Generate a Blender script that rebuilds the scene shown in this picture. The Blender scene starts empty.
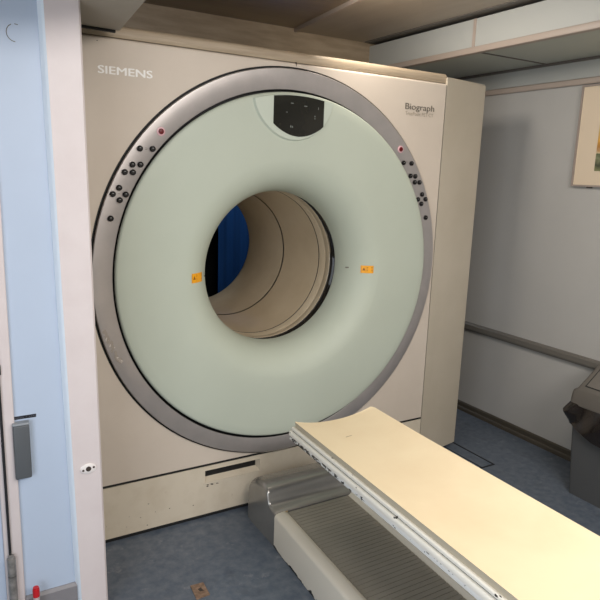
import bpy, bmesh, math, random
from mathutils import Vector, Matrix
random.seed(7)
C = bpy.context.scene.collection
PI = math.pi
ZC = 1.0966            # centre of the control ring
ZB = 1.0890            # centre of the green disc and bore

# ------------------------------------------------------------------ materials
def mat(name, col, rough=0.5, metal=0.0, col2=None, scale=8.0, lo=0.35, hi=0.65, bump=0.0, bscale=60.0,
        spec=0.5, coat=0.0, stretch=(1, 1, 1), emit=None, detail=6.0):
    m = bpy.data.materials.new(name); m.use_nodes = True
    nt = m.node_tree; b = nt.nodes['Principled BSDF']
    b.inputs['Base Color'].default_value = (*col, 1)
    b.inputs['Roughness'].default_value = rough
    b.inputs['Metallic'].default_value = metal
    b.inputs['Specular IOR Level'].default_value = spec
    b.inputs['Coat Weight'].default_value = coat
    if emit:
        b.inputs['Emission Color'].default_value = (*emit[:3], 1); b.inputs['Emission Strength'].default_value = emit[3]
    tc = nt.nodes.new('ShaderNodeTexCoord'); mp = nt.nodes.new('ShaderNodeMapping')
    mp.inputs['Scale'].default_value = stretch
    nt.links.new(tc.outputs['Object'], mp.inputs['Vector'])
    if col2:
        n = nt.nodes.new('ShaderNodeTexNoise'); n.inputs['Scale'].default_value = scale; n.inputs['Detail'].default_value = detail
        n.inputs['Roughness'].default_value = 0.6
        nt.links.new(mp.outputs[0], n.inputs['Vector'])
        r = nt.nodes.new('ShaderNodeValToRGB')
        r.color_ramp.elements[0].position = lo; r.color_ramp.elements[1].position = hi
        r.color_ramp.elements[0].color = (*col, 1); r.color_ramp.elements[1].color = (*col2, 1)
        nt.links.new(n.outputs['Fac'], r.inputs['Fac']); nt.links.new(r.outputs['Color'], b.inputs['Base Color'])
    if bump:
        n = nt.nodes.new('ShaderNodeTexNoise'); n.inputs['Scale'].default_value = bscale; n.inputs['Detail'].default_value = 4
        nt.links.new(mp.outputs[0], n.inputs['Vector'])
        bp = nt.nodes.new('ShaderNodeBump'); bp.inputs['Strength'].default_value = bump; bp.inputs['Distance'].default_value = 0.01
        nt.links.new(n.outputs['Fac'], bp.inputs['Height']); nt.links.new(bp.outputs['Normal'], b.inputs['Normal'])
    return m

def srgb(r, g, b):
    f = lambda c: (c/255/12.92) if c/255 <= 0.04045 else ((c/255+0.055)/1.055)**2.4
    return (f(r), f(g), f(b))

def chip_mat(name, base, chip, scale, thresh, axis_z=None, stretch=(1, 1, 1), rough=0.45, axis_y=None):
    """painted surface with sharp-edged chips; with axis_z=(z0,z1) the chips fade out above z1 (object space)"""
    m = mat(name, base, rough)
    nt = m.node_tree; b = nt.nodes['Principled BSDF']; L = nt.links
    tc = nt.nodes.new('ShaderNodeTexCoord'); mp = nt.nodes.new('ShaderNodeMapping'); mp.inputs['Scale'].default_value = stretch
    L.new(tc.outputs['Object'], mp.inputs['Vector'])
    n = nt.nodes.new('ShaderNodeTexNoise'); n.inputs['Scale'].default_value = scale; n.inputs['Detail'].default_value = 5
    L.new(mp.outputs[0], n.inputs['Vector'])
    val = n.outputs['Fac']
    if axis_z:
        s = nt.nodes.new('ShaderNodeSeparateXYZ'); L.new(tc.outputs['Object'], s.inputs[0])
        mr = nt.nodes.new('ShaderNodeMapRange'); mr.inputs['From Min'].default_value = axis_z[0]; mr.inputs['From Max'].default_value = axis_z[1]
        mr.inputs['To Min'].default_value = 0.0; mr.inputs['To Max'].default_value = 0.5
        L.new(s.outputs['Z'], mr.inputs['Value'])
        sub = nt.nodes.new('ShaderNodeMath'); sub.operation = 'SUBTRACT'
        L.new(val, sub.inputs[0]); L.new(mr.outputs[0], sub.inputs[1]); val = sub.outputs[0]
    if axis_y:                                         # wear thins out away from the head end
        s = nt.nodes.new('ShaderNodeSeparateXYZ'); L.new(tc.outputs['Object'], s.inputs[0])
        mr = nt.nodes.new('ShaderNodeMapRange'); mr.inputs['From Min'].default_value = axis_y[0]; mr.inputs['From Max'].default_value = axis_y[1]
        mr.inputs['To Min'].default_value = 0.0; mr.inputs['To Max'].default_value = axis_y[2]
        L.new(s.outputs['Y'], mr.inputs['Value'])
        sub = nt.nodes.new('ShaderNodeMath'); sub.operation = 'SUBTRACT'
        L.new(val, sub.inputs[0]); L.new(mr.outputs[0], sub.inputs[1]); val = sub.outputs[0]
    gt = nt.nodes.new('ShaderNodeMath'); gt.operation = 'GREATER_THAN'; gt.inputs[1].default_value = thresh
    L.new(val, gt.inputs[0])
    mx = nt.nodes.new('ShaderNodeMix'); mx.data_type = 'RGBA'
    mx.inputs['A'].default_value = (*base, 1); mx.inputs['B'].default_value = (*chip, 1)
    L.new(gt.outputs[0], mx.inputs['Factor']); L.new(mx.outputs['Result'], b.inputs['Base Color'])
    return m

M = {}
M['gantry'] = mat('gantry_enamel', srgb(206, 194, 180), 0.5, col2=srgb(200, 188, 174), scale=3, spec=.35)
M['gantry_low'] = mat('lower_panel_enamel', srgb(208, 197, 178), 0.42, col2=srgb(196, 183, 162), scale=9, lo=.45, hi=.8)
M['trim_band'] = mat('trim_band_enamel', srgb(172, 156, 134), 0.5, col2=srgb(156, 140, 118), scale=5, stretch=(1, 1, 18))
M['cover'] = mat('side_cover_enamel', srgb(192, 182, 165), 0.45, col2=srgb(186, 176, 158), scale=4)
M['ring'] = mat('ring_silver', srgb(182, 176, 174), 0.38, 0.7, col2=srgb(175, 170, 168), scale=14)
M['disc'] = mat('disc_pale_green', srgb(184, 191, 177), 0.5, col2=srgb(181, 188, 174), scale=3, spec=.3)
M['black'] = mat('black_gap', (0.006, 0.006, 0.006), 0.7)
M['button'] = mat('button_black', (0.008, 0.007, 0.007), 0.5, spec=.2)
M['button_mark'] = mat('button_mark_white', srgb(150, 150, 150), 0.5)
M['red'] = mat('button_red', srgb(96, 10, 18), 0.35, spec=.3)
M['bezel'] = mat('bezel_pink', srgb(214, 170, 176), 0.35)
M['glass'] = mat('display_glass', (0.012, 0.012, 0.01), 0.12, col2=(0.018, 0.017, 0.013), scale=5)
M['led'] = mat('display_marks', srgb(120, 125, 120), 0.4)
M['surround'] = mat('display_surround_green', srgb(190, 198, 185), 0.35)
M['bore'] = mat('bore_liner_tan', srgb(206, 189, 162), 0.28, col2=srgb(196, 178, 150), scale=4)
M['collar'] = mat('bore_collar_tan', srgb(212, 197, 172), 0.28, col2=srgb(202, 186, 160), scale=6)
M['film'] = mat('clear_film_ring', (0.02, 0.017, 0.014), 0.08, col2=(0.3, 0.27, 0.24), scale=55, lo=.72, hi=.76, coat=.6)
M['sticker'] = mat('sticker_orange', srgb(240, 165, 22), 0.45)
M['sticker_ink'] = mat('sticker_ink', srgb(120, 66, 8), 0.5)
M['letter_white'] = mat('lettering_white', srgb(236, 234, 230), 0.35)
M['letter_grey'] = mat('lettering_grey', srgb(104, 98, 88), 0.5)
M['letter_pale'] = mat('lettering_pale', srgb(146, 136, 120), 0.5)
M['silver'] = mat('couch_cover_silver', srgb(156, 154, 150), 0.25, 0.55, col2=srgb(150, 148, 144), scale=10)
M['border'] = chip_mat('couch_border_enamel', srgb(216, 209, 194), (0.012, 0.012, 0.012), 34, 0.42, (0.0, 0.032), (1, .35, 1), .45, (-.5, -1.2, .06))
M['rib'] = mat('ribbed_cover_grey', srgb(152, 146, 134), 0.42, col2=srgb(144, 138, 126), scale=5)
M['rail'] = chip_mat('pallet_rail_enamel', srgb(246, 240, 226), (0.03, 0.025, 0.02), 34, 0.70, None, (1, .6, 1), .3)
M['peel'] = chip_mat('pallet_peeling_edge', srgb(236, 234, 228), (0.008, 0.008, 0.008), 95, 0.47, None, (1, .5, 1), .45, (-.6, -1.0, .19))
M['under'] = mat('pallet_underside', (0.01, 0.01, 0.01), 0.6)
M['vinyl'] = mat('mattress_cream_vinyl', srgb(240, 222, 187), 0.5, col2=srgb(233, 212, 176), scale=3.5, lo=.4, hi=.75, bump=.06, bscale=5)
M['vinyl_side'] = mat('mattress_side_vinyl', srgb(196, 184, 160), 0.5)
M['mark'] = mat('scuff_mark', srgb(170, 150, 118), 0.6)
M['scuff'] = chip_mat('scuffed_paint', srgb(160, 150, 140), srgb(214, 208, 202), 60, 0.56)
M['floor'] = mat('floor_vinyl', srgb(76, 87, 102), 0.42, col2=srgb(106, 113, 122), scale=26, lo=.35, hi=.75, bump=.05, bscale=120, detail=12)
M['wall'] = mat('wall_laminate', srgb(176, 174, 170), 0.55, col2=srgb(172, 170, 166), scale=2)
M['wall_blue'] = mat('wall_blue_laminate', srgb(178, 192, 212), 0.45, col2=srgb(174, 188, 208), scale=2.5)
M['soffit'] = mat('soffit_laminate', srgb(176, 178, 174), 0.5)
M['soffit_under'] = mat('soffit_underside', srgb(184, 188, 178), 0.5)
M['soffit_left'] = mat('left_soffit_laminate', srgb(160, 152, 140), 0.5)
M['soffit_trim'] = mat('soffit_trim', srgb(172, 158, 147), 0.45)
M['joint'] = mat('joint_strip', srgb(104, 98, 92), 0.5)
M['ceil'] = mat('ceiling_brown_gloss', srgb(150, 134, 112), 0.3, col2=srgb(122, 106, 86), scale=3, lo=.3, hi=.7, stretch=(.5, 3, 1))
M['ceil_light'] = mat('ceiling_panel_tan', srgb(176, 164, 148), 0.4, col2=srgb(164, 152, 136), scale=3, stretch=(3, .6, 1))
M['beam'] = mat('beam_brown', srgb(158, 142, 120), 0.4, col2=srgb(138, 122, 100), scale=5, stretch=(1, 1, 6))
M['rail_wall'] = mat('chair_rail_grey', srgb(104, 100, 94), 0.4)
M['base_dark'] = mat('baseboard_dark', srgb(70, 64, 54), 0.5)
M['base_grey'] = mat('baseboard_grey', srgb(128, 126, 130), 0.5)
M['post'] = mat('post_pinkish_enamel', srgb(212, 203, 203), 0.45, col2=srgb(207, 197, 197), scale=7, bump=.08, bscale=16)
M['post_edge'] = mat('post_edge_blue', srgb(222, 232, 242), 0.4)
M['white'] = mat('white_enamel', srgb(228, 222, 220), 0.35)
M['hole'] = mat('hole_dark', srgb(60, 50, 44), 0.5)
M['holder'] = mat('holder_charcoal', srgb(84, 88, 92), 0.4)
M['holder_top'] = mat('holder_top_grey', srgb(140, 146, 152), 0.4)
M['rod'] = mat('rod_dark_metal', srgb(54, 54, 56), 0.35, 0.6)
M['hinge'] = mat('hinge_grey_metal', srgb(150, 147, 144), 0.4, 0.3, col2=srgb(112, 110, 108), scale=40)
M['tape'] = mat('label_tape_black', (0.01, 0.01, 0.014), 0.4)
M['tape_ink'] = mat('label_ink', srgb(80, 82, 92), 0.5)
M['redcap'] = mat('cap_red', srgb(190, 30, 38), 0.35)
M['tube'] = mat('tube_milky', srgb(186, 176, 176), 0.3)
M['bin'] = mat('bin_grey_plastic', srgb(82, 83, 84), 0.42, bump=.04, bscale=90)
M['lid'] = mat('bin_lid_plastic', srgb(94, 89, 83), 0.42, bump=.04, bscale=90)
M['bag'] = mat('bag_black_film', srgb(34, 27, 24), 0.22, col2=srgb(18, 14, 13), scale=12, coat=.5)
M['frame'] = mat('frame_grey_wood', srgb(150, 138, 130), 0.4)
M['mount'] = mat('picture_mount_cream', srgb(214, 196, 172), 0.6)
M['plate'] = mat('floor_plate_brass', srgb(150, 124, 104), 0.45, 0.2, col2=srgb(112, 90, 74), scale=70)
M['curtain'] = mat('curtain_blue', srgb(20, 86, 158), 0.7)
M['dark_wall'] = mat('dark_back_wall', (0.006, 0.006, 0.008), 0.8)
M['plain'] = mat('plain_wall', srgb(176, 172, 164), 0.6)
M['hatch'] = mat('hatch_line_black', (0.01, 0.01, 0.012), 0.6)
M['fixture'] = mat('lamp_housing_white', srgb(225, 222, 214), 0.4)

def speckle(m, col, scale, lo, hi):
    nt = m.node_tree; b = nt.nodes['Principled BSDF']; L = nt.links
    src = b.inputs['Base Color'].links[0].from_socket
    tc = nt.nodes.new('ShaderNodeTexCoord'); n = nt.nodes.new('ShaderNodeTexNoise'); n.inputs['Scale'].default_value = scale; n.inputs['Detail'].default_value = 9
    n.inputs['Roughness'].default_value = .7; L.new(tc.outputs['Object'], n.inputs['Vector'])
    mr = nt.nodes.new('ShaderNodeMapRange'); mr.inputs['From Min'].default_value = lo; mr.inputs['From Max'].default_value = hi; mr.inputs['To Max'].default_value = .55
    L.new(n.outputs['Fac'], mr.inputs['Value'])
    mx = nt.nodes.new('ShaderNodeMix'); mx.data_type = 'RGBA'; mx.inputs['B'].default_value = (*col, 1)
    L.new(mr.outputs[0], mx.inputs['Factor']); L.new(src, mx.inputs['A']); L.new(mx.outputs['Result'], b.inputs['Base Color'])
speckle(M['floor'], srgb(150, 152, 156), 14, .60, .72)
speckle(M['floor'], srgb(44, 50, 62), 6, .56, .74)
speckle(M['gantry_low'], srgb(150, 128, 98), 22, .64, .74)
# painting on the wall: green field below, ochre above, thin pale lines between
def painting():
    m = mat('painted_landscape', srgb(90, 100, 70), 0.6); nt = m.node_tree; b = nt.nodes['Principled BSDF']; L = nt.links
    tc = nt.nodes.new('ShaderNodeTexCoord'); s = nt.nodes.new('ShaderNodeSeparateXYZ'); L.new(tc.outputs['Object'], s.inputs[0])
    n = nt.nodes.new('ShaderNodeTexNoise'); n.inputs['Scale'].default_value = 26; L.new(tc.outputs['Object'], n.inputs['Vector'])
    mm = nt.nodes.new('ShaderNodeMath'); mm.operation = 'MULTIPLY_ADD'; mm.inputs[1].default_value = .05
    L.new(n.outputs['Fac'], mm.inputs[0]); L.new(s.outputs['Z'], mm.inputs[2])
    mr = nt.nodes.new('ShaderNodeMapRange'); mr.inputs['From Min'].default_value = 1.58; mr.inputs['From Max'].default_value = 1.96
    L.new(mm.outputs[0], mr.inputs['Value'])
    r = nt.nodes.new('ShaderNodeValToRGB'); cr = r.color_ramp
    stops = [(0, (92, 98, 62)), (.08, (120, 122, 84)), (.14, (58, 62, 44)), (.2, (128, 130, 98)), (.28, (84, 92, 62)), (.31, (206, 186, 150)),
             (.35, (170, 118, 58)), (.44, (206, 150, 60)), (.6, (196, 170, 110)), (1, (150, 176, 190))]
    while len(cr.elements) < len(stops): cr.elements.new(.5)
    for e, (p, c) in zip(cr.elements, stops): e.position = p; e.color = (*srgb(*c), 1)
    L.new(mr.outputs[0], r.inputs['Fac']); L.new(r.outputs['Color'], b.inputs['Base Color'])
    return m
M['painting'] = painting()

# ------------------------------------------------------------------ mesh helpers
def link(name, bm, m, parent=None, smooth=False, angle=None):
    me = bpy.data.meshes.new(name)
    bmesh.ops.recalc_face_normals(bm, faces=bm.faces[:])
    bm.to_mesh(me); bm.free()
    ms = m if isinstance(m, (list, tuple)) else [m]
    for x in ms: me.materials.append(M[x])
    if smooth:
        for p in me.polygons: p.use_smooth = True
        if angle is not None:
            me.set_sharp_from_angle(angle=math.radians(angle))
    o = bpy.data.objects.new(name, me); C.objects.link(o)
    if parent: o.parent = parent
    return o

def box(bm, x0, x1, y0, y1, z0, z1, mi=0):
    v = [bm.verts.new(p) for p in ((x0,y0,z0),(x1,y0,z0),(x1,y1,z0),(x0,y1,z0),(x0,y0,z1),(x1,y0,z1),(x1,y1,z1),(x0,y1,z1))]
    fs = []
    for f in ((0,3,2,1),(4,5,6,7),(0,1,5,4),(1,2,6,5),(2,3,7,6),(3,0,4,7)):
        q = bm.faces.new([v[i] for i in f]); q.material_index = mi; fs.append(q)
    return v, fs

def bevel_all(bm, w, seg=2):
    bmesh.ops.bevel(bm, geom=bm.edges[:], offset=w, segments=seg, affect='EDGES', profile=.5, clamp_overlap=True)

def boxobj(name, d, m, parent=None, bev=0, seg=2):
    bm = bmesh.new(); box(bm, *d)
    if bev: bevel_all(bm, bev, seg)
    return link(name, bm, m, parent, smooth=bev > 0, angle=50)

def lathe(bm, prof, n=160, mats=None, closed=False, cz=ZC):
    """revolve (r, y) about the bore axis"""
    rings = []
    for r, y in prof:
        c0 = cz if r > .8 or cz == ZB else ZB
        rings.append([bm.verts.new((r*math.cos(2*PI*i/n), y, c0 + r*math.sin(2*PI*i/n))) for i in range(n)])
    k = len(rings)
    for j in range(k if closed else k-1):
        a, b = rings[j], rings[(j+1) % k]
        for i in range(n):
            f = bm.faces.new((a[i], a[(i+1) % n], b[(i+1) % n], b[i]))
            if mats: f.material_index = mats[j]

def disc_y(bm, cx, cz, r, y0, y1, n=24, dome=0.0):
    """short cylinder facing -Y (y0 front) with an optional dome"""
    back = [bm.verts.new((cx+r*math.cos(2*PI*i/n), y1, cz+r*math.sin(2*PI*i/n))) for i in range(n)]
    mid = [bm.verts.new((cx+r*math.cos(2*PI*i/n), y0+dome*.5, cz+r*math.sin(2*PI*i/n))) for i in range(n)]
    fr = [bm.verts.new((cx+r*.8*math.cos(2*PI*i/n), y0, cz+r*.8*math.sin(2*PI*i/n))) for i in range(n)]
    for i in range(n):
        j = (i+1) % n
        bm.faces.new((back[i], back[j], mid[j], mid[i])); bm.faces.new((mid[i], mid[j], fr[j], fr[i]))
    bm.faces.new(fr); bm.faces.new(back)

def extrude_poly(bm, pts, axis, a0, a1):
    """pts: 2D outline; axis 'X': pts are (y,z); 'Y': (x,z); 'Z': (x,y)"""
    def P(p, a):
        return {'X': (a, p[0], p[1]), 'Y': (p[0], a, p[1]), 'Z': (p[0], p[1], a)}[axis]
    A = [bm.verts.new(P(p, a0)) for p in pts]; B = [bm.verts.new(P(p, a1)) for p in pts]
    n = len(pts)
    for i in range(n):
        j = (i+1) % n; bm.faces.new((A[i], A[j], B[j], B[i]))
    bm.faces.new(A); bm.faces.new(B[::-1])

def tube(bm, p0, p1, r, n=16):
    p0, p1 = Vector(p0), Vector(p1); d = (p1-p0).normalized()
    u = d.orthogonal().normalized(); w = d.cross(u)
    A = [bm.verts.new(p0 + r*(math.cos(2*PI*i/n)*u + math.sin(2*PI*i/n)*w)) for i in range(n)]
    B = [bm.verts.new(p1 + r*(math.cos(2*PI*i/n)*u + math.sin(2*PI*i/n)*w)) for i in range(n)]
    for i in range(n):
        j = (i+1) % n; bm.faces.new((A[i], A[j], B[j], B[i]))
    bm.faces.new(A); bm.faces.new(B[::-1])

def empty(name, loc, label, cat, group=None):
    o = bpy.data.objects.new(name, None); C.objects.link(o); o.location = loc; o.empty_display_size = .1
    o['label'] = label; o['category'] = cat
    if group: o['group'] = group
    return o

def reparent(root):
    """children were modelled in world space: cancel the root's offset"""
    bpy.context.view_layer.update()
    for ch in root.children:
        ch.matrix_parent_inverse = root.matrix_world.inverted()

def tag(o, label, cat, group=None):
    o['label'] = label; o['category'] = cat
    if group: o['group'] = group
    return o

def struct(name, bm, m, **k):
    o = link(name, bm, m, **k); 
    if not k.get('parent'): o['kind'] = 'structure'
    return o
def sbox(name, d, m, parent=None, bev=0):
    o = boxobj(name, d, m, parent, bev)
    if not parent: o['kind'] = 'structure'
    return o

def text_mesh(name, body, x0, x1, z0, cap, y, m, parent, bold=0.0, slope=0.0):
    cu = bpy.data.curves.new(name+'_c', 'FONT'); cu.body = body; cu.size = 1.0; cu.resolution_u = 4
    cu.extrude = 0.0; cu.fill_mode = 'BOTH'
    to = bpy.data.objects.new(name+'_t', cu); C.objects.link(to)
    bpy.context.view_layer.update()
    dg = bpy.context.evaluated_depsgraph_get()
    me = bpy.data.meshes.new_from_object(to.evaluated_get(dg))
    bpy.data.objects.remove(to); bpy.data.curves.remove(cu)
    xs = [v.co.x for v in me.vertices]
    mn, mx = min(xs), max(xs)
    sx = (x1-x0)/(mx-mn); sz = cap/0.70
    for v in me.vertices:
        x = x0 + (v.co.x-mn)*sx; z = z0 + v.co.y*sz + slope*(v.co.x-mn)*sx
        v.co = (x, y, z)
    if bold:                                           # heavier strokes: same glyphs laid again a hair to each side
        b2 = bmesh.new(); b2.from_mesh(me); g = b2.verts[:] + b2.edges[:] + b2.faces[:]
        for k in (-1, 1):
            d = bmesh.ops.duplicate(b2, geom=g)['geom']
            for e in d:
                if isinstance(e, bmesh.types.BMVert): e.co.x += k*bold; e.co.y -= .0002*(k+1.5); e.co.z += .3*k*bold
        b2.to_mesh(me); b2.free()
    me.name = name; me.materials.clear(); me.materials.append(M[m])
    o = bpy.data.objects.new(name, me); C.objects.link(o); o.parent = parent
    return o

# ================================================================== THE SETTING
XW = 1.632; YP = -0.385; ZCEIL = 2.33
sbox('floor', (-2.3, XW+.1, -3.4, 2.5, -.06, 0), 'floor')
sbox('ceiling', (-2.3, XW+.1, -3.4, 2.5, ZCEIL, ZCEIL+.06), 'ceil')
sbox('wall_right', (XW, XW+.08, -3.4, 2.5, 0, ZCEIL), 'wall')
sbox('wall_back', (-2.3, XW, 2.42, 2.5, 0, ZCEIL), 'dark_wall')
sbox('wall_outer', (-2.38, -2.3, -3.4, 2.5, 0, ZCEIL), 'plain')
sbox('wall_front', (-2.3, XW, -3.48, -3.4, 0, ZCEIL), 'plain')
# right side: baseboard, chair rail, wall trim, soffit
def profile_run(name, pts, m, y0=-3.4, y1=2.42, parent=None):
    bm = bmesh.new()
    A = [bm.verts.new((x, y0, z)) for x, z in pts]; B = [bm.verts.new((x, y1, z)) for x, z in pts]
    n = len(pts)
    for i in range(n): bm.faces.new((A[i], A[(i+1) % n], B[(i+1) % n], B[i]))
    bm.faces.new(A); bm.faces.new(B)
    o = link(name, bm, m, parent)
    if not parent: o['kind'] = 'structure'
    return o
profile_run('baseboard_right', [(XW, 0), (XW-.022, 0), (XW-.02, .018), (XW-.012, .026), (XW-.012, .05), (XW-.006, .056), (XW, .056)], 'base_dark')
profile_run('trim_1', [(XW, .545), (XW-.02, .552), (XW-.026, .565), (XW-.026, .59), (XW-.016, .598), (XW, .6)], 'rail_wall')
profile_run('trim_2', [(XW, 2.012), (XW-.014, 2.012), (XW-.018, 2.018), (XW-.018, 2.038), (XW-.01, 2.044), (XW, 2.044)], 'soffit_trim')
o = sbox('trim_3', (XW-.004, XW, -3.4, 2.42, 2.046, 2.15), 'soffit')
# soffit box along the right wall
XS = 1.085; ZS = 2.148
sf = sbox('soffit', (XS, XW, -3.4, 2.42, ZS, 2.30), 'soffit'); sf.name = 'trim_4'
boxobj('underside_panel', (XS+.02, XW-.004, -3.4, 2.41, ZS-.004, ZS), 'soffit_under', sf)
boxobj('edge_trim', (XS-.008, XS+.028, -3.4, 2.41, ZS-.012, ZS+.018), 'soffit_trim', sf, bev=.003)
for y in (.085, -1.2): boxobj('joint_strip', (XS-.004, XS, y-.009, y+.009, ZS+.018, 2.30), 'soffit_trim', sf)
for y in (.068, -1.2): boxobj('joint_strip', (XS+.028, XW-.004, y-.005, y+.005, ZS-.008, ZS-.004), 'joint', sf)
boxobj('corner_strip', (XW-.014, XW-.004, -3.4, 2.41, ZS-.018, ZS-.004), 'joint', sf)
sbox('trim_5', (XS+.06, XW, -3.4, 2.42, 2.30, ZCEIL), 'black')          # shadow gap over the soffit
# ceiling fittings and a painted shade strip
bm = bmesh.new(); extrude_poly(bm, [(.60, 1.35), (XS+.06, 1.35), (XS+.06, -3.4), (.24, -3.4), (.47, 0.2)], 'Z', ZCEIL-.012, ZCEIL)
struct('trim_6', bm, 'ceil_light')
bm = bmesh.new(); extrude_poly(bm, [(.585, 1.35), (.60, 1.35), (.47, .2), (.24, -3.4), (.225, -3.4), (.452, .2)], 'Z', ZCEIL-.02, ZCEIL)
struct('trim_7', bm, 'soffit_trim')
sbox('soffit_shade_strip', (XS-.055, XS+.06, -3.4, .95, ZCEIL-.016, ZCEIL), 'joint')  # dark band colours in the shadow above the soffit face
sbox('trim_8', (-2.2, XS+.06, .97, 1.12, 2.2, ZCEIL), 'beam')
# left soffit: grey underside whose end stands over the machine
bm = bmesh.new(); extrude_poly(bm, [(-1.21, -.12), (-.732, -.075), (-.772, -.52), (-.79, -1.2), (-1.21, -1.2)], 'Z', 1.968, ZCEIL)  # unseen near end lengthened to shade the top of the post
struct('trim_10', bm, 'soffit_left')
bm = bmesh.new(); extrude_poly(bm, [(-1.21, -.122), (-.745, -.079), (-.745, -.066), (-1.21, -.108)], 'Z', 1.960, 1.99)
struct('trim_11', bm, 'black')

# left partition: blue laminate, end post, door leaf beyond the frame
wl = sbox('wall_left', (-1.21, -1.0, YP, YP+.05, 0, ZCEIL), 'wall_blue')
bm = bmesh.new()                                       # pencil arc drawn on the laminate
for k in range(9):
    a0, a1 = math.radians(70+k*22), math.radians(70+(k+1)*22)
    if k in (1,): continue
    cx, cz, r0, r1 = -1.095, 1.861, .0185, .0203
    v = [bm.verts.new((cx+r*math.cos(a)*1.15, YP-.0006, cz+r*math.sin(a)*1.2)) for r, a in ((r0,a0),(r1,a0),(r1,a1),(r0,a1))]
    bm.faces.new(v)
pm = link('pencil_mark', bm, 'joint', wl)
bm = bmesh.new(); extrude_poly(bm, [(YP, 0), (YP-.012, 0), (YP-.012, .132), (YP-.004, .141), (YP, .141)], 'X', -1.157, -1.0)
struct('baseboard_left', bm, 'base_grey')
bm = bmesh.new(); extrude_poly(bm, [(-1.022, YP+.05), (-1.022, YP-.002), (-1.014, -.402), (-1.008, -.408), (-.922, -.408), (-.916, -.402), (-.916, YP+.05)], 'Z', 0, ZCEIL)
for f in bm.faces:
    c = f.calc_center_median()
    if c.x < -1.011 and abs(f.normal.z) < .5: f.material_index = 1
bm.verts.ensure_lookup_table()
for v in bm.verts:                                     # the post leans a little, as in the photo
    z = v.co.z; x = v.co.x
    v.co.x = (-.9015-.0115*z + (x+.916)) if x > -1.0 else (-.9936-.0177*z + (x+1.014))
post = struct('trim_12', bm, ['post', 'post_edge'])
# lock keep on the post
bm = bmesh.new(); cx, cz, n = -.952, .552, 32
for (rx, rz, y0) in ((.0255, .0175, -.4135),):
    A = [bm.verts.new((cx+rx*math.cos(2*PI*i/n), -.408, cz+rz*math.sin(2*PI*i/n))) for i in range(n)]
    B = [bm.verts.new((cx+rx*math.cos(2*PI*i/n), y0+.002, cz+rz*math.sin(2*PI*i/n))) for i in range(n)]
    D = [bm.verts.new((cx+rx*.85*math.cos(2*PI*i/n), y0, cz+rz*.85*math.sin(2*PI*i/n))) for i in range(n)]
    for i in range(n):
        j = (i+1) % n; bm.faces.new((A[i],A[j],B[j],B[i])); bm.faces.new((B[i],B[j],D[j],D[i]))
    bm.faces.new(D)
lk = link('lock_keep', bm, 'white', post, smooth=True, angle=40)
bm = bmesh.new()
disc_y(bm, cx, cz, .0085, -.4145, -.412, 18); 
link('keyhole', bm, 'hole', lk)
for dx, dz in ((-.0165, -.003), (.0165, .003)):
    bm = bmesh.new(); disc_y(bm, cx+dx, cz+dz, .0036, -.4145, -.412, 12); link('screw', bm, 'hole', lk)

door = sbox('door_1', (-2.2, -1.212, YP-.004, YP+.04, .01, 2.3), 'wall_blue')
boxobj('edge_profile', (-1.2115, -1.1585, YP-.012, YP+.045, .0, 2.3), 'post', door, bev=.004)
bm = bmesh.new(); tube(bm, (-1.195, YP-.018, .31), (-1.195, YP-.018, 2.1), .0042, 12)
for z in (.9, 1.6): box(bm, -1.203, -1.187, YP-.018, YP-.011, z, z+.03)
link('bolt_rod', bm, 'rod', door, smooth=True, angle=40)
bm = bmesh.new()
for z0, z1, r in ((.06, .145, .0125), (.148, .24, .0125), (.243, .302, .0125), (.302, .312, .009)):
    tube(bm, (-1.1935, YP-.024, z0), (-1.1935, YP-.024, z1), r, 20)
link('hinge_barrel', bm, 'hinge', door, smooth=True, angle=40)

# charcoal holder and label strip on the blue wall
h = empty('wall_holder', (-1.142, YP, .56), 'small charcoal plastic box fixed to the pale blue panel below a black label strip', 'box')
bm = bmesh.new(); box(bm, -1.166, -1.119, YP-.026, YP, .560, .735); bevel_all(bm, .005, 3)
link('housing', bm, 'holder', h, True, 40)
boxobj('lid', (-1.1665, -1.1185, YP-.028, YP, .7355, .742), 'holder_top', h, bev=.002)
reparent(h)
bm = bmesh.new(); box(bm, -1.164, -1.096, YP-.001, YP, .747, .757)
ls = tag(link('label_strip', bm, 'tape'), 'narrow black label tape stuck on blue panel above the charcoal box', 'label')
bm = bmesh.new(); x = -1.156
while x < -1.099:
    w = random.uniform(.002, .004)
    if random.random() < .8: box(bm, x, x+w, YP-.0014, YP-.001, .7505, .7535)
    x += w+.0018
link('lettering', bm, 'tape_ink', ls)
t = empty('capped_tube', (-1.130, -.43, 0), 'small milky tube with a red cap standing by the grey skirting', 'tube')
bm = bmesh.new(); tube(bm, (-1.130, -.43, 0), (-1.130, -.43, .160), .0095, 20); link('tube_body', bm, 'tube', t, True, 40)
bm = bmesh.new(); tube(bm, (-1.130, -.43, .160), (-1.130, -.43, .186), .0105, 20); tube(bm, (-1.130, -.43, .186), (-1.130, -.43, .192), .009, 20)
link('cap', bm, 'redcap', t, True, 40)
reparent(t)

# ================================================================== THE SCANNER
G = empty('body_scanner', (0, .5, 0), 'large beige ring scanner with pale green disc face and open bore', 'scanner')
HW = .85; Z0 = .256; Z1 = 1.958
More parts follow.
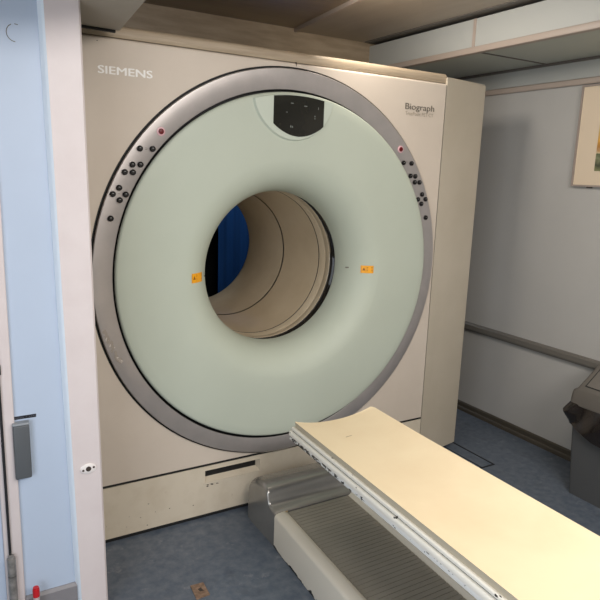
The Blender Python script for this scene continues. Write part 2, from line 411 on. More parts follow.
# front panel with a round opening
def rect_ring(bm, R, x0, x1, z0, z1, y, yb, n=240):
    angs = sorted(set([2*PI*i/n for i in range(n)] + [math.atan2(z-ZC, x) % (2*PI) for x in (x0, x1) for z in (z0, z1)]))
    inn, out, inb = [], [], []
    for a in angs:
        c, s = math.cos(a), math.sin(a)
        t = min([((x1 if c > 0 else x0)/c) if abs(c) > 1e-9 else 1e9, (((z1 if s > 0 else z0)-ZC)/s) if abs(s) > 1e-9 else 1e9])
        inn.append(bm.verts.new((R*c, y, ZC+R*s))); inb.append(bm.verts.new((R*c, yb, ZC+R*s)))
        t = max(t, R+.0005); out.append(bm.verts.new((t*c, y, ZC+t*s)))
    k = len(angs)
    for i in range(k):
        j = (i+1) % k
        bm.faces.new((inn[i], inn[j], out[j], out[i])); bm.faces.new((inn[i], inb[i], inb[j], inn[j]))
    return out
bm = bmesh.new()
rect_ring(bm, .8465, -HW, .845, Z0, 1.948, 0, .03)
for v in bm.verts:
    if abs(math.hypot(v.co.x, v.co.z-ZC)-.8465) < 1e-4: v.co.x = v.co.x*.996-.0035; v.co.z -= .003
fp = link('front_panel', bm, 'gantry', G)
# rounded upper edge of the front panel, catching the light
bm = bmesh.new()
prof = [(0.0, 1.948)] + [(.010*(1-math.cos(a)), 1.948+.010*math.sin(a)) for a in (0.3, .6, .9, 1.2, PI/2)] + [(.012, 1.958), (.012, 1.94)]
for x0, x1 in ((-HW, .010), (.0125, .846)): extrude_poly(bm, prof, 'X', x0, x1)
link('panel_lip', bm, 'gantry', G, True, 60)
bm = bmesh.new()
extrude_poly(bm, [(.012, 1.9605), (.010, 1.963), (.010, 1.990), (.013, 1.998), (.022, 2.004), (.04, 2.006), (1.12, 2.006), (1.12, 1.9605)], 'X', -HW-.01, .852)
link('top_cover', bm, 'trim_band', G, True, 50)
# body shell behind
bm = bmesh.new(); box(bm, -HW, .84, .17, 1.14, .03, 1.955)
bmesh.ops.delete(bm, geom=[f for f in bm.faces if f.calc_center_median().y < .18 or f.calc_center_median().y > 1.13], context='FACES')
link('body_shell', bm, 'cover', G)
bm = bmesh.new(); rect_ring(bm, .36, -HW, .84, .03, 1.955, 1.14, 1.10, 96); link('rear_panel', bm, 'cover', G)
boxobj('left_side_panel', (-HW-.012, -HW, .0, 1.14, .0, 1.958), 'cover', G)
# black backing behind gaps
bm = bmesh.new(); rect_ring(bm, .56, -HW+.002, .848, .012, 1.955, .045, .17, 160); link('inner_frame', bm, 'black', G)
# lower panel with slot
LX0, LX1, LZ0, LZ1 = -HW, .846, .018, .2440; sx0, sx1, sz0, sz1 = -.385, -.118, .168, .225
bm = bmesh.new()
xs = [LX0, sx0, sx1, LX1]; zs = [LZ0, sz0, sz1, LZ1]
V = {(i, j): bm.verts.new((xs[i], 0, zs[j])) for i in range(4) for j in range(4)}
for i in range(3):
    for j in range(3):
        if (i, j) == (1, 1): continue
        bm.faces.new((V[i,j], V[i+1,j], V[i+1,j+1], V[i,j+1]))
for a, b in (((0,0),(3,0)), ((3,0),(3,3)), ((3,3),(0,3)), ((0,3),(0,0))):
    pa, pb = V[a].co, V[b].co
    bm.faces.new([bm.verts.new(p) for p in (pa, pb, pb+Vector((0,.035,0)), pa+Vector((0,.035,0)))])
lp = link('lower_panel', bm, 'gantry_low', G)
bm = bmesh.new()
a = [bm.verts.new(p) for p in ((sx0,0,sz0),(sx1,0,sz0),(sx1,0,sz1),(sx0,0,sz1))]
b_ = [bm.verts.new(p) for p in ((sx0+.008,.03,sz0+.014),(sx1-.008,.03,sz0+.014),(sx1-.008,.03,sz1-.004),(sx0+.008,.03,sz1-.004))]
for i in range(4): bm.faces.new((a[i], a[(i+1)%4], b_[(i+1)%4], b_[i]))
f = bm.faces.new(b_); f.material_index = 1
link('handle_recess', bm, ['gantry_low', 'black'], lp)
bm = bmesh.new(); box(bm, sx0-.006, sx1+.006, -.003, 0, sz0-.008, sz0); box(bm, sx0-.006, sx1+.006, -.002, 0, sz1, sz1+.004); box(bm, sx1, sx1+.008, -.002, 0, sz0, sz1)
link('recess_rim', bm, 'gantry_low', lp)
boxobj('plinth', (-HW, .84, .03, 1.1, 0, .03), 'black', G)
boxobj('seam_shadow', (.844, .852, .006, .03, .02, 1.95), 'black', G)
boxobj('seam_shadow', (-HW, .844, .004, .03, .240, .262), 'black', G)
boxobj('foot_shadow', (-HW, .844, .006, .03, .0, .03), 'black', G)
boxobj('panel_joint', (.0098, .0127, -.0004, .012, 1.944, 1.9605), 'hole', G)
# right hand cover, folded back 11 degrees
bm = bmesh.new()
sl = math.tan(math.radians(10.8)); pts = [(.851, .001), (1.165, .001+.314*sl)]
for k in range(1, 7):
    a = k/6*math.radians(79); r = .03
    cx, cy = 1.165-r*math.sin(math.radians(10.8)), .001+.314*sl+r*math.cos(math.radians(10.8))
    ang = math.radians(-90+10.8)+a
    pts.append((cx+r*math.cos(ang), cy+r*math.sin(ang)))
pts += [(pts[-1][0], 1.1), (.851, 1.1)]
extrude_poly(bm, pts, 'Z', .022, 1.99)
bmesh.ops.bevel(bm, geom=[e for e in bm.edges if e.verts[0].co.z > 1.98 and e.verts[1].co.z > 1.98], offset=.006, segments=2, affect='EDGES')
link('right_cover', bm, 'cover', G, True, 40)
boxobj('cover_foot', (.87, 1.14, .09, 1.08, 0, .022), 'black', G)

# control ring
bm = bmesh.new(); lathe(bm, [(.8385, -.008), (.8382, -.0105), (.8372, -.0122), (.8355, -.0135), (.7650, -.0135), (.7630, -.0125), (.7620, -.010)])
ring = link('control_ring', bm, 'ring', G, True, 28)
bm = bmesh.new(); lathe(bm, [(.8460, .004), (.8383, .004), (.8383, -.0085), (.80, -.006), (.7625, -.0085), (.7625, .012), (.750, .012)]); link('ring_gap_shade', bm, 'black', ring)  # black lining paints the shade in the gaps around the ring
scf = bmesh.new()                                      # worn patch on the lower left of the ring
for k in range(14):
    a = math.radians(193.8 + k*.72); r = .826 - .010*random.random() - .0008*k
    w = random.uniform(.006, .013); l = random.uniform(.008, .015)
    c = Vector((r*math.cos(a), -.0137-.00012*k, ZC+r*math.sin(a)))
    t_ = Vector((-math.sin(a), 0, math.cos(a))); n_ = Vector((math.cos(a), 0, math.sin(a)))
    vs = [scf.verts.new(c + t_*(l*sx*random.uniform(.7, 1.2)) + n_*(w*sz*random.uniform(.4, 1))) for sx, sz in ((-1,-.7),(.2,-1),(1,-.3),(.8,.7),(-.4,1))]
    scf.faces.new(vs)
link('worn_patch', scf, 'scuff', ring)

# buttons (mirrored on both sides)
BT = [(-.650,1.585),(-.602,1.586),(-.679,1.526),(-.649,1.527),(-.708,1.498),(-.678,1.498),(-.730,1.441),(-.754,1.418),(-.706,1.417),(-.729,1.396),(-.764,1.329)]
bb = bmesh.new(); disc_y(bb, 0, 0, .0108, -.0225, -.0135, 24, .004)
b0 = link('push_button', bb, 'button', ring, True, 40)
bb = bmesh.new(); box(bb, -.0032, .0032, -.0231, -.0225, .0015, .0032)
g0 = link('symbol', bb, 'button_mark', b0)
bk = bmesh.new(); disc_y(bk, 0, 0, .0160, -.0175, -.0135, 28, .002)
e0 = link('stop_button_bezel', bk, 'bezel', ring, True, 40)
bk = bmesh.new(); disc_y(bk, 0, 0, .0105, -.020, -.017, 28, .002)
e1 = link('stop_button', bk, 'red', e0, True, 40)
spots = [(x*s + (.003 if s < 0 else .0), z) for s in (1, -1) for x, z in BT]
spots = [(x, z-.006 if x > 0 else z) for x, z in spots]
for k, (x, z) in enumerate(spots):
    if k == 0: o, g = b0, g0
    else:
        o = b0.copy(); C.objects.link(o); g = g0.copy(); C.objects.link(g); o.parent = ring; g.parent = o
    o.location = (x, 0, z)
for k, (x, z) in enumerate([(-.569, 1.651), (.583, 1.641)]):
    if k == 0: o = e0
    else:
        o = e0.copy(); C.objects.link(o); q = e1.copy(); C.objects.link(q); o.parent = ring; q.parent = o
    o.location = (x, 0, z)
for s in (-1, 1):
    for (dx, z) in ((.626, 1.588), (.626, 1.583), (.73, 1.419)): boxobj('printed_mark', (s*dx-.005, s*dx+.005, -.0139, -.0135, z-.0008, z+.0008), 'letter_grey', ring)

ring.scale = (.996, 1, 1); ring.location = (-.0035, 0, -.003)
# green disc, dished towards the bore
DP = [(.738, .03), (.7515, .03), (.7540, .012), (.7545, -.012), (.7535, -.0185), (.750, -.0235), (.744, -.0256), (.71, -.0262), (.60, -.0262), (.53, -.0262)]
for k in range(1, 19):
    q = (k/18)**.8; rr = .500-.154*q
    DP.append((rr, -.0262 + .178*(1-math.sqrt(max(0, 1-(q*.995)**2)))))
DP += [(.3462, .160), (.352, .162)]
bm = bmesh.new(); lathe(bm, DP, 240, cz=ZB)
disc = link('front_disc', bm, 'disc', G, True, 60)
bm = bmesh.new(); lathe(bm, [(.7552, .03), (.7552, -.010), (.7535, -.0115)], 200, cz=ZB); link('disc_gap_shade', bm, 'black', disc)  # black sleeve stands for the shade in the gap round the disc
disc.scale = (1.009, 1, .997); disc.location = (.0045, 0, ZB*.003-.002)
def disc_y_at(r):
    for (r1, y1), (r2, y2) in zip(DP[6:], DP[7:]):
        if r2 <= r <= r1: return y1 + (y2-y1)*(r1-r)/(r1-r2)
    return -.0262
# display surround: raised crescent below the display, cut by the disc's rim
def inside_patch(bm, poly, off, m=0, thick=0.0):
    """outline points (x,z) laid on the disc surface, raised by off"""
    v = [bm.verts.new((x, min(disc_y_at(math.hypot(x, z-ZB)), -.02)-off, z)) for x, z in poly]
    f = bm.faces.new(v); f.material_index = m
    return f
def arc(R, a0, a1, n): return [(R*math.cos(math.radians(a0+(a1-a0)*i/n)), ZB+R*math.sin(math.radians(a0+(a1-a0)*i/n))) for i in range(n+1)]
cxd = .012
top = [(x, z) for x, z in arc(.741, 76.6, 105.2, 20)]          # right to left along the rim
xr, zr = top[0]; xl, zl = top[-1]
def lower(xa, za, xb, zb, zmin, n=24, e=2.3):
    """U-shaped curve from (xa,za) down to zmin and up to (xb,zb)"""
    pts = []
    for i in range(1, n):
        t = PI*i/n; c = math.cos(t); s = math.sin(t)
        x = (xa+xb)/2 + (xa-xb)/2*(abs(c)**(2/e))*(1 if c > 0 else -1)
        z0_ = za + (zb-za)*(i/n)
        pts.append((x, z0_ - (z0_-zmin)*(s**(1.25))))
    return pts
U = lower(xl, zl, xr, zr, 1.652, e=2.0)
outline = top + U
bm = bmesh.new()
yo = -.0265
fr = [bm.verts.new((x, yo-.009, z)) for x, z in outline]
# outer skirt sloping back into the disc
cx_, cz_ = .01, 1.77
bk = [bm.verts.new((cx_+(x-cx_)*1.05, yo+.004, min(cz_+(z-cz_)*1.07, ZB+math.sqrt(max(.744**2-(cx_+(x-cx_)*1.05)**2, 0))))) for x, z in outline]
nO = len(outline)
bm.faces.new(fr)
for i in range(nO): bm.faces.new((fr[i], fr[(i+1)%nO], bk[(i+1)%nO], bk[i]))
sur = link('display_surround', bm, 'surround', disc, True, 35)
dt = arc(.7395, 80.2, 98.7, 14)
dxr, dzr = dt[0]; dxl, dzl = dt[-1]
body = [(dxl, dzl)] + [(dxl, 1.712)]
nb = 16
for i in range(1, nb):
    t = i/nb; x = dxl+(dxr-dxl)*t; body.append((x, 1.712 - .047*math.sin(PI*t)**.85))
body += [(dxr, 1.712)]
poly = dt + body[1:]
bm = bmesh.new()
f1 = [bm.verts.new((x, yo-.0115, z)) for x, z in poly]; f2 = [bm.verts.new((x, yo-.008, z)) for x, z in poly]
bm.faces.new(f1)
for i in range(len(poly)): bm.faces.new((f1[i], f1[(i+1)%len(poly)], f2[(i+1)%len(poly)], f2[i]))
dp = link('display_panel', bm, 'glass', disc)
for x, z, w, hh in ((-.028,1.797,.012,.003), (.036,1.790,.014,.003), (.098,1.785,.002,.010), (-.052,1.760,.005,.003), (.082,1.752,.005,.005), (.082,1.743,.005,.004), (-.032,1.704,.004,.008), (-.024,1.703,.003,.008)):
    boxobj('indicator_mark', (x-w/2, x+w/2, yo-.0120, yo-.0115, z-hh/2, z+hh/2), 'led', dp)
# small mark over the bore
bm = bmesh.new(); box(bm, .002, .005, .045, .049, ZB+.408, ZB+.425); link('alignment_mark', bm, 'letter_grey', disc)

# laser warning stickers following the dished surface
def sticker(x0, x1, z0, z1):
    bm = bmesh.new()
    n = 6
    def P(x, z, off): return (x, disc_y_at(math.hypot(x, z-ZB))-off, z)
    for i in range(n):
        xa, xb = x0+(x1-x0)*i/n, x0+(x1-x0)*(i+1)/n
        bm.faces.new([bm.verts.new(P(x, z, .0012)) for x, z in ((xa,z0),(xb,z0),(xb,z1),(xa,z1))])
    st = link('warning_sticker', bm, 'sticker', disc, True)
    bm = bmesh.new()
    w, h = x1-x0, z1-z0
    def q(a, b, c, d, tri=False):
        pts = ((x0+a*w, z0+c*h), (x0+b*w, z0+c*h), (x0+b*w, z0+d*h), (x0+a*w, z0+d*h))
        if tri: pts = ((x0+a*w, z0+c*h), (x0+b*w, z0+c*h), (x0+(a+b)/2*w, z0+d*h))
        bm.faces.new([bm.verts.new(P(x, z, .0018)) for x, z in pts])
    q(.12, .34, .35, .72, True)
    for c in (.78, .66, .42, .30): q(.44, .92, c, c+.05)
    q(.03, .97, .05, .08); q(.03, .97, .92, .95); q(.03, .045, .05, .95); q(.955, .97, .05, .95)
    q(.38, .39, .05, .95)
    link('sticker_print', bm, 'sticker_ink', st)
sticker(-.452, -.394, 1.066, 1.105)
sticker(.398, .449, 1.060, 1.096)
for x, z in ((.362, 1.080), (-.374, 1.082)):
    bm = bmesh.new(); yy = disc_y_at(math.hypot(x, z-ZB)) - .002; wv = .010 if x > 0 else .003
    bm.faces.new([bm.verts.new(p) for p in ((x-wv, yy+.008 if x > 0 else yy, z-.003), (x+wv, yy-.010 if x > 0 else yy, z-.003), (x+wv, yy-.010 if x > 0 else yy, z+.003), (x-wv, yy+.008 if x > 0 else yy, z+.003))]); link('laser_port', bm, 'letter_grey', disc)

# bore
bm = bmesh.new(); lathe(bm, [(.3525, .162), (.356, .165), (.357, .202), (.352, .204)], cz=ZB); link('clear_film_ring', bm, 'film', G, True, 50)
bm = bmesh.new(); lathe(bm, [(.354, .204), (.3515, .206), (.351, .240), (.3525, .243), (.3515, .246), (.351, .300)], cz=ZB); link('bore_collar', bm, 'collar', G, True, 40)
bm = bmesh.new(); lathe(bm, [(.3515, .2995), (.356, .300), (.356, .306), (.3505, .3065)], cz=ZB); link('bore_seam', bm, 'black', G, True)
bm = bmesh.new(); lathe(bm, [(.3505, .306), (.344, .45), (.3355, .643)], cz=ZB); link('front_tunnel', bm, 'bore', G, True, 40)
bm = bmesh.new(); lathe(bm, [(.338, .642), (.337, .650)], cz=ZB); link('bore_seam', bm, 'joint', G, True)
bm = bmesh.new(); lathe(bm, [(.333, .651), (.331, .80), (.333, 1.075), (.336, 1.09), (.345, 1.105), (.365, 1.142)], cz=ZB); link('rear_tunnel', bm, 'collar', G, True, 40)

# lettering
text_mesh('white_lettering', 'SIEMENS', -.790, -.596, 1.8345, .0265, -.0015, 'letter_white', G, bold=.0011)
text_mesh('dark_lettering', 'Biograph', .600, .777, 1.8225, .0275, -.0015, 'letter_grey', G, bold=.0006)
text_mesh('pale_lettering', 'TruePoint PET·CT', .602, .774, 1.796, .0165, -.0015, 'letter_pale', G, bold=0)
bm = bmesh.new(); disc_y(bm, -.79, 1.941, .0018, -.001, 0, 8); link('pin_hole', bm, 'hole', G)
for k in range(16):
    bm = bmesh.new()
    x = random.uniform(-.82, -.40) if k > 6 else random.uniform(-.385, -.30); z = random.uniform(.02, .15) if k > 6 else random.uniform(.150, .160)
    w = random.uniform(.001, .0035) if k > 6 else random.uniform(.002, .006)
    bm.faces.new([bm.verts.new((x+w*math.cos(a), -.0006, z+w*.6*math.sin(a))) for a in (0, 1.2, 2.3, 3.3, 4.4, 5.4)])
    link('paint_chip', bm, 'hole', lp)
reparent(G)

# ================================================================== COUCH
K = empty('patient_couch', (0, -1.2, 0), 'patient couch with silver foot cover, ribbed grey deck and chipped white rails', 'table')
prof = [(-.332, .146, .010), (-.322, .1515, .010), (-.300, .1555, .010), (-.288, .158, .010), (-.280, .163, .011), (-.275, .172, .012), (-.270, .186, .014), (-.264, .204, .015), (-.258, .214, .015),
        (-.248, .2205, .015), (-.236, .2235, .017), (-.215, .2225, .020), (-.185, .217, .026), (-.15, .209, .034), (-.12, .200, .042), (-.095, .192, .048), (-.086, .188, .050), (-.080, .180, .048)]
bm = bmesh.new(); rows = []; XR = .205
for y, z, rb in prof:
    L = -.2125 if y > -.1 else -.2155; row = [(L, y, 0.0), (L, y, (z-rb)*.5)]
    if y > -.082: L += .006
    for k in range(0, 9):
        a = k/8*PI/2; row.append((L+rb*(1-math.cos(a)), y, z-rb+rb*math.sin(a)))
    for t in (.4, .6): row.append((L+(XR-L)*t, y, z))
    R_ = -L-.012
    for k in range(8, -1, -1):
        a = k/8*PI/2; row.append((R_-rb*(1-math.cos(a)), y, z-rb+rb*math.sin(a)))
    row += [(R_, y, (z-rb)*.5), (R_, y, 0.0)]
    rows.append([bm.verts.new(p) for p in row])
for a, b in zip(rows, rows[1:]):
    for i in range(len(a)-1): bm.faces.new((a[i], a[i+1], b[i+1], b[i]))
bm.faces.new(rows[0]); bm.faces.new(rows[-1])
link('silver_cover', bm, 'silver', K, True, 45)
boxobj('connecting_foot', (-.12, .11, -.084, -.002, .0, .11), 'silver', K)
# borders
YF, YE = -.334, -1.95
for s in (-1, 1):
    if s < 0: pts = [(-.217, 0), (-.217, .132), (-.214, .140), (-.207, .1465), (-.180, .1495), (-.170, .150), (-.163, .147), (-.161, .141), (-.152, .140), (-.152, .05), (-.2, 0)]
    else: pts = [(.205, 0), (.205, .135), (.200, .146), (.175, .152), (.163, .151), (.155, .143), (.144, .140), (.143, .05), (.19, 0)]
    bm = bmesh.new(); extrude_poly(bm, pts, 'Y', YE, YF); link('side_border', bm, 'border', K, True, 40)
bm = bmesh.new(); disc = None
v = [(-.165+.0065*math.cos(2*PI*i/10), -.3425+.005*math.sin(2*PI*i/10), .1512) for i in range(10)]
bm.faces.new([bm.verts.new(p) for p in v]); link('border_screw', bm, 'mark', K)
# ribbed deck: shallow saw-tooth ribs across the couch
bm = bmesh.new(); y = YF-.002; pitch = .0215; A = []
while y > YE+.01:
    A += [(y, .1425), (y-pitch*.84, .1415), (y-pitch*.90, .1365), (y-pitch*.97, .1365)]; y -= pitch
A += [(y, .1425), (y, .12), (YF, .12)]
extrude_poly(bm, A, 'X', -.156, .146)
link('ribbed_deck', bm, 'rib', K)
bm = bmesh.new(); box(bm, -.2, .19, YE, YF, .0, .12); link('base_core', bm, 'under', K)
bm = bmesh.new(); box(bm, -.225, .213, YE-.42, YE, 0, .17); bevel_all(bm, .02, 3); link('end_cover', bm, 'silver', K, True, 40)
bm = bmesh.new(); box(bm, -.13, .11, YE-.36, YE-.06, .17, .498); bevel_all(bm, .02, 3); link('pedestal', bm, 'gantry', K, True, 40)

for ch in K.children:                                  # the couch stands a little askew to the scanner
    if ch.name.split('.')[0] in ('side_border', 'border_screw', 'ribbed_deck', 'base_core', 'end_cover', 'pedestal'):
        for v in ch.data.vertices:
            v.co.x += .047*(min(v.co.y, -.33)+.33)
# pallet and mattress with slightly tapering plan
def XL(y): return -.199 - .047*min(max((-.45-y)/1.05, 0), 1.2)
def XRt(y): return .172 - .010*min(max((-.45-y)/.3, 0), 1) - .008*min(max((-.75-y)/.75, 0), 1)
BY0, BY1 = -.437, -2.35
def loft(sec, ys, name, m, parent, caps=True, smooth=True, angle=50, mi=None):
    bm = bmesh.new(); R = []
    for y in ys: R.append([bm.verts.new(p) for p in sec(y)])
    n = len(R[0])
    for a, b in zip(R, R[1:]):
        for i in range(n):
            f = bm.faces.new((a[i], a[(i+1) % n], b[(i+1) % n], b[i]))
            if mi: f.material_index = mi(i)
    if caps: bm.faces.new(R[0]); bm.faces.new(R[-1][::-1])
    return link(name, bm, m, parent, smooth, angle)
def ysteps(y0, y1, n): return [y0+(y1-y0)*i/n for i in range(n+1)]
TN = 22
def dip(t): return .0255*(1-abs(2*t-1)**2.2)     # concave tray
def matt(y, inset=0):
    l, r = XL(y), XRt(y)
    # rounded plan corners at the head end
    e = max(0, (y-(BY0-.02))/.02); cr = .012*(1-math.sqrt(max(0, 1-e*e))) if e > 0 else 0
    l += cr*.3; r -= cr
    top = [(l+(r-l)*i/TN, y, .5855-dip(i/TN)) for i in range(TN+1)]
    bot = [(r-.004-(r-l-.008)*i/TN, y, .561-dip(1-i/TN)) for i in range(TN+1)]
    return top + bot
mat_o = loft(matt, [BY0, BY0-.004, BY0-.01, BY0-.02]+ysteps(BY0-.05, BY1, 24), 'patient_mattress', ['vinyl', 'vinyl_side'], None, mi=lambda i: 0 if i < TN else 1, angle=38)
tag(mat_o, 'long cream vinyl mattress lying dished along the couch rails', 'mattress')
def scuff(pts, name, m):
    bm = bmesh.new(); bm.faces.new([bm.verts.new(p) for p in pts]); return link(name, bm, m, mat_o)
def mtop(x, y): t = (x-XL(y))/(XRt(y)-XL(y)); return .5855-dip(t)+.0008
px, py = -.055, -.60
scuff([(px-.016, py, mtop(px-.016, py)), (px+.016, py+.007, mtop(px+.016, py+.007)), (px+.016, py+.010, mtop(px+.016, py+.01)), (px-.014, py+.005, mtop(px-.014, py+.005))], 'scuff_mark', 'mark')
def pallet(y):
    l, r = XL(y), XRt(y)
    top = [(r-.003-(r-l-.006)*i/TN, y, .5600-dip(i/TN)) for i in range(TN+1)][::-1]
    bot = [(r-.03-(r-l-.06)*i/TN, y, .512-dip(1-i/TN)) for i in range(TN+1)]
    return top+bot
loft(pallet, ysteps(BY0+.004, BY1, 24), 'pallet', 'under', K)
for s in (-1, 1):
    def edge(y, s=s): return XL(y) if s < 0 else XRt(y)
    def up(y, s=s):
        x = edge(y); return [(x+s*dx, y, z) for dx, z in ((-.012, .561), (.001, .562), (.004, .560), (.005, .555), (.004, .549), (.000, .547), (-.012, .547))]
    def lo(y, s=s):
        x = edge(y); return [(x+s*dx, y, z) for dx, z in ((-.012, .543), (.002, .543), (.006, .540), (.008, .533), (.0075, .526), (.006, .521), (-.012, .521))]
    def pe(y, s=s):
        x = edge(y); k = 1
        return [(x+s*dx, y, z) for dx, z in ((-.02, .521), (.006, .521), (.0058, .512), (.0045, .507), (-.002, .505), (-.02, .505))]
    def gp(y, s=s):
        x = edge(y); return [(x+s*dx, y, z) for dx, z in ((-.012, .547), (-.001, .547), (-.001, .543), (-.012, .543))]
    ys = ysteps(BY0+.010, BY1, 24)
    loft(up, ys, 'upper_rail', 'rail', K); loft(lo, ysteps(BY0+.024, BY1, 24), 'lower_rail', 'rail', K)
    loft(pe, ysteps(BY0+.022, BY1, 24), 'peeling_edge', 'peel', K); loft(gp, ys, 'rail_gap', 'under', K)
reparent(K)

# ================================================================== WASTE BIN
B = empty('waste_bin', (1.46, -.78, 0), 'grey plastic swing-lid waste bin beside the right wall', 'bin')
bx0, bx1, by0, by1 = 1.302, 1.590, -.955, -.602      # foot
tx0, tx1, ty0, ty1 = 1.262, 1.606, -.985, -.584      # rim
def rrect(x0, x1, y0, y1, r, z, n=5):
    P = []
    for cx, cy, a0 in ((x1-r, y1-r, 0), (x0+r, y1-r, 90), (x0+r, y0+r, 180), (x1-r, y0+r, 270)):
        for k in range(n+1):
            a = math.radians(a0+90*k/n); P.append((cx+r*math.cos(a), cy+r*math.sin(a), z))
    return P
def stack(name, rings, m, parent, cap0=True, cap1=True, angle=35, mi=None):
    bm = bmesh.new(); R = [[bm.verts.new(p) for p in r] for r in rings]; n = len(R[0])
    for k, (a, b) in enumerate(zip(R, R[1:])):
        for i in range(n):
            bm.faces.new((a[i], a[(i+1) % n], b[(i+1) % n], b[i]))
    if cap0: bm.faces.new(R[0][::-1])
    if cap1: bm.faces.new(R[-1])
    return link(name, bm, m, parent, True, angle)
def lerp_rr(t, r, z, g=0): return rrect(bx0+(tx0-bx0)*t-g, bx1+(tx1-bx1)*t+g*.2, by0+(ty0-by0)*t-g, by1+(ty1-by1)*t+g, r, z)
stack('bin_body', [lerp_rr(0, .014, 0), lerp_rr(.06, .014, .03), lerp_rr(.5, .016, .25), lerp_rr(.95, .024, .470), lerp_rr(.95, .024, .478)], 'bin', B)
lid = stack('lid', [lerp_rr(1, .022, .470, .006), lerp_rr(1, .022, .474, .009), lerp_rr(1, .022, .522, .006), lerp_rr(1, .020, .540, .002),
              rrect(1.262, 1.606, -.985, -.600, .02, .552), rrect(1.375, 1.520, -.945, -.640, .014, .688), rrect(1.382, 1.513, -.937, -.648, .012, .693)], 'lid', B, angle=28)
# inset flap on the sloping left face
def slope_pt(u, v, off):
    """u along Y (0 = window end .. 1), v up the slope"""
    x = 1.262+.113*v; z = .552+.136*v; ya, yb = -.600-.040*v, -.985+.040*v
    n = Vector((-.136, 0, .113)).normalized()*off
    return (x+n.x, ya+(yb-ya)*u, z+n.z)
bm = bmesh.new()
def quadstrip(u0, u1, v0, v1, off): bm.faces.new([bm.verts.new(slope_pt(u, v, off)) for u, v in ((u0,v0),(u1,v0),(u1,v1),(u0,v1))])
quadstrip(.09, .93, .14, .96, .0015)
fl_ = link('swing_flap', bm, 'lid', lid)
bm = bmesh.new(); w = .008
quadstrip(.085, .935, .12, .14+.01, .002); quadstrip(.085, .085+w*1.6, .12, .97, .002); quadstrip(.935-w*1.6, .935, .12, .97, .002); quadstrip(.085, .935, .955, .975, .002)
link('flap_gap', bm, 'black', fl_)
reparent(B)
# bag folded over the rim
bm = bmesh.new(); NS = 56
def rim_pt(k, z, g):
    P = lerp_rr(1, .026, z, g); return P
base = lerp_rr(.985, .026, .5, .004)
def samp(P, t):
    L = [0]
    for a, b in zip(P, P[1:]+P[:1]): L.append(L[-1]+(Vector(b)-Vector(a)).length)
    t = (t % 1)*L[-1]
    for i in range(len(P)):
        if L[i] <= t <= L[i+1]:
            a, b = Vector(P[i]), Vector(P[(i+1) % len(P)]); return a.lerp(b, (t-L[i])/max(1e-9, L[i+1]-L[i]))
rows = []
NR = 9; NS = 120
ctr = Vector((1.434, -.79, 0))
for j in range(NR):
    row = []
    for k in range(NS):
        t = k/NS; p = samp(base, t); f = j/(NR-1)
        out = (p-ctr); out.z = 0; out.normalize()
        # hem depth: long towards the camera end, short at the window end
        along = min(max((-.60-p.y)/.36, 0), 1)
        depth = .115 + .10*along + .008*math.sin(t*40)
        flare = .004 + .010*f*(1+math.sin(t*57+f*3)) + .004*math.sin(t*90+2)*f
        # stray corner sticking out by the window end
        dcor = math.hypot(p.x-1.27, p.y+.60)
        flare += .046*max(0, 1-dcor/.05)*max(0, 1-abs(f-.42)/.5)
        row.append(bm.verts.new((min(p.x+out.x*flare, XW-.02) , p.y+out.y*flare, .480-depth*f)))
    rows.append(row)
for a, b in zip(rows, rows[1:]):
    for k in range(NS): bm.faces.new((a[k], a[(k+1) % NS], b[(k+1) % NS], b[k]))
bag = link('bin_bag', bm, 'bag', None, True)
tag(bag, 'black plastic bag folded out over the rim of the grey bin', 'bag')

# ================================================================== PICTURE
Pn = empty('framed_picture', (XW, -.47, 1.49), 'framed landscape print with wide cream mount on the right wall', 'picture')
yA, yB, zA, zB = -.182, -.80, 1.494, 2.006
bm = bmesh.new(); fw = .009
for d in ((yB, yA, zA, zA+fw), (yB, yA, zB-fw, zB), (yB, yB+fw, zA+fw, zB-fw), (yA-fw, yA, zA+fw, zB-fw)):
    box(bm, XW-.022, XW, d[0], d[1], d[2], d[3])
link('picture_frame', bm, 'frame', Pn)
boxobj('mount', (XW-.014, XW-.002, yB+fw, yA-fw, zA+fw, zB-fw), 'mount', Pn)
boxobj('print', (XW-.0155, XW-.014, yB+.12, -.305, 1.575, 1.925), 'painting', Pn)
bm = bmesh.new(); box(bm, XW-.012, XW-.004, -.30, -.27, zA-.006, zA); link('hanger', bm, 'hole', Pn)
reparent(Pn)

# ================================================================== FLOOR DETAILS
fp_ = empty('floor_plate', (-.583, -.452, 0), 'small worn brown square plate let into the blue floor', 'plate')
bm = bmesh.new(); extrude_poly(bm, [(-.606, -.408), (-.556, -.412), (-.560, -.486), (-.612, -.490)], 'Z', 0, .003); link('plate', bm, 'plate', fp_)
bm = bmesh.new(); extrude_poly(bm, [(-.588, -.440), (-.576, -.436), (-.572, -.458), (-.586, -.456)], 'Z', .003, .0036); link('catch', bm, 'hole', fp_)
reparent(fp_)
bm = bmesh.new()
for d in ((1.192, 1.201, -.215, .3), (.80, 1.201, -.222, -.213), (1.106, 1.110, -.213, .08)): box(bm, d[0], d[1], d[2], d[3], 0, .002)
struct('trim_13', bm, 'hatch')

# ================================================================== BEHIND THE MACHINE
bm = bmesh.new(); n = 120; xs0, xs1 = .600, 1.60
A = [bm.verts.new((xs0+(xs1-xs0)*i/n, 2.2+.006*math.sin(i*.5)+.002*math.sin(i*1.3), .02)) for i in range(n+1)]
Bt = [bm.verts.new((v.co.x, v.co.y, 2.2)) for v in A]
for i in range(n): bm.faces.new((A[i], A[i+1], Bt[i+1], Bt[i]))
tag(link('curtain', bm, 'curtain', None, True), 'deep blue curtain seen through the bore of the scanner', 'curtain')
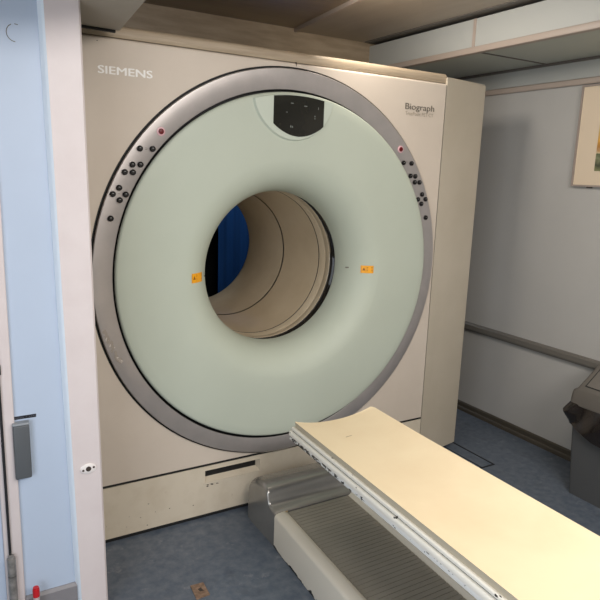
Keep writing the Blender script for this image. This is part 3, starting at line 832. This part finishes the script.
# rail carrying the curtain
bm = bmesh.new(); tube(bm, (.4, 2.2, 2.21), (1.632, 2.2, 2.21), .012); tag(link('curtain_rail', bm, 'rod', None, True, 40), 'straight metal rail above the deep blue curtain', 'rail')

# ================================================================== LAMPS AND FILL LIGHTS
def area(name, loc, size, sy, power, col, rot=(0, 0, 0)):
    l = bpy.data.lights.new(name, 'AREA'); l.shape = 'RECTANGLE'; l.size = size; l.size_y = sy; l.energy = power; l.color = col
    o = bpy.data.objects.new(name, l); C.objects.link(o); o.location = loc; o.rotation_euler = rot; return o
area('ceiling_lamp_near_scanner', (.28, -.08, 2.30), .30, .16, 9, (1, .92, .82), (0, math.radians(-58), 0))
area('ceiling_lamp_room', (.1, -1.75, 2.31), .9, .5, 19, (1, .94, .87))
area('front_fill_light', (-.3, -2.95, 2.28), 1.6, .5, 70, (1, .95, .90), (math.radians(42), 0, 0))  # added fill for the upright front faces, not a real fixture
area('doorway_light', (-2.1, -2.2, 1.1), 1.4, 1.4, 30, (.84, .91, 1.0), (0, math.radians(-90), math.radians(12)))
area('curtain_fill_light', (.9, 1.75, 2.25), .3, .3, 5, (.85, .93, 1))  # added light that brightens the curtain behind the bore
W = bpy.data.worlds.new('world'); bpy.context.scene.world = W; W.use_nodes = True
W.node_tree.nodes['Background'].inputs[0].default_value = (.8, .85, 1, 1); W.node_tree.nodes['Background'].inputs[1].default_value = .25

# ================================================================== CAMERA
a, b, c = -0.535829775, -0.201949705, 0.0340673902
Rm = Matrix.Rotation(a, 4, 'Z') @ Matrix.Rotation(PI/2+b, 4, 'X') @ Matrix.Rotation(c, 4, 'Z')
cam = bpy.data.cameras.new('camera'); cam.sensor_width = 36; cam.sensor_fit = 'HORIZONTAL'; cam.lens = 36*615.1/600; cam.clip_start = .02
co = bpy.data.objects.new('camera', cam); C.objects.link(co)
co.matrix_world = Matrix.Translation((-1.31734, -2.33200, 1.50950)) @ Rm
sc = bpy.context.scene; sc.camera = co
sc.view_settings.view_transform = 'Standard'; sc.view_settings.look = 'None'; sc.view_settings.exposure = 0.0; sc.view_settings.gamma = 1.0
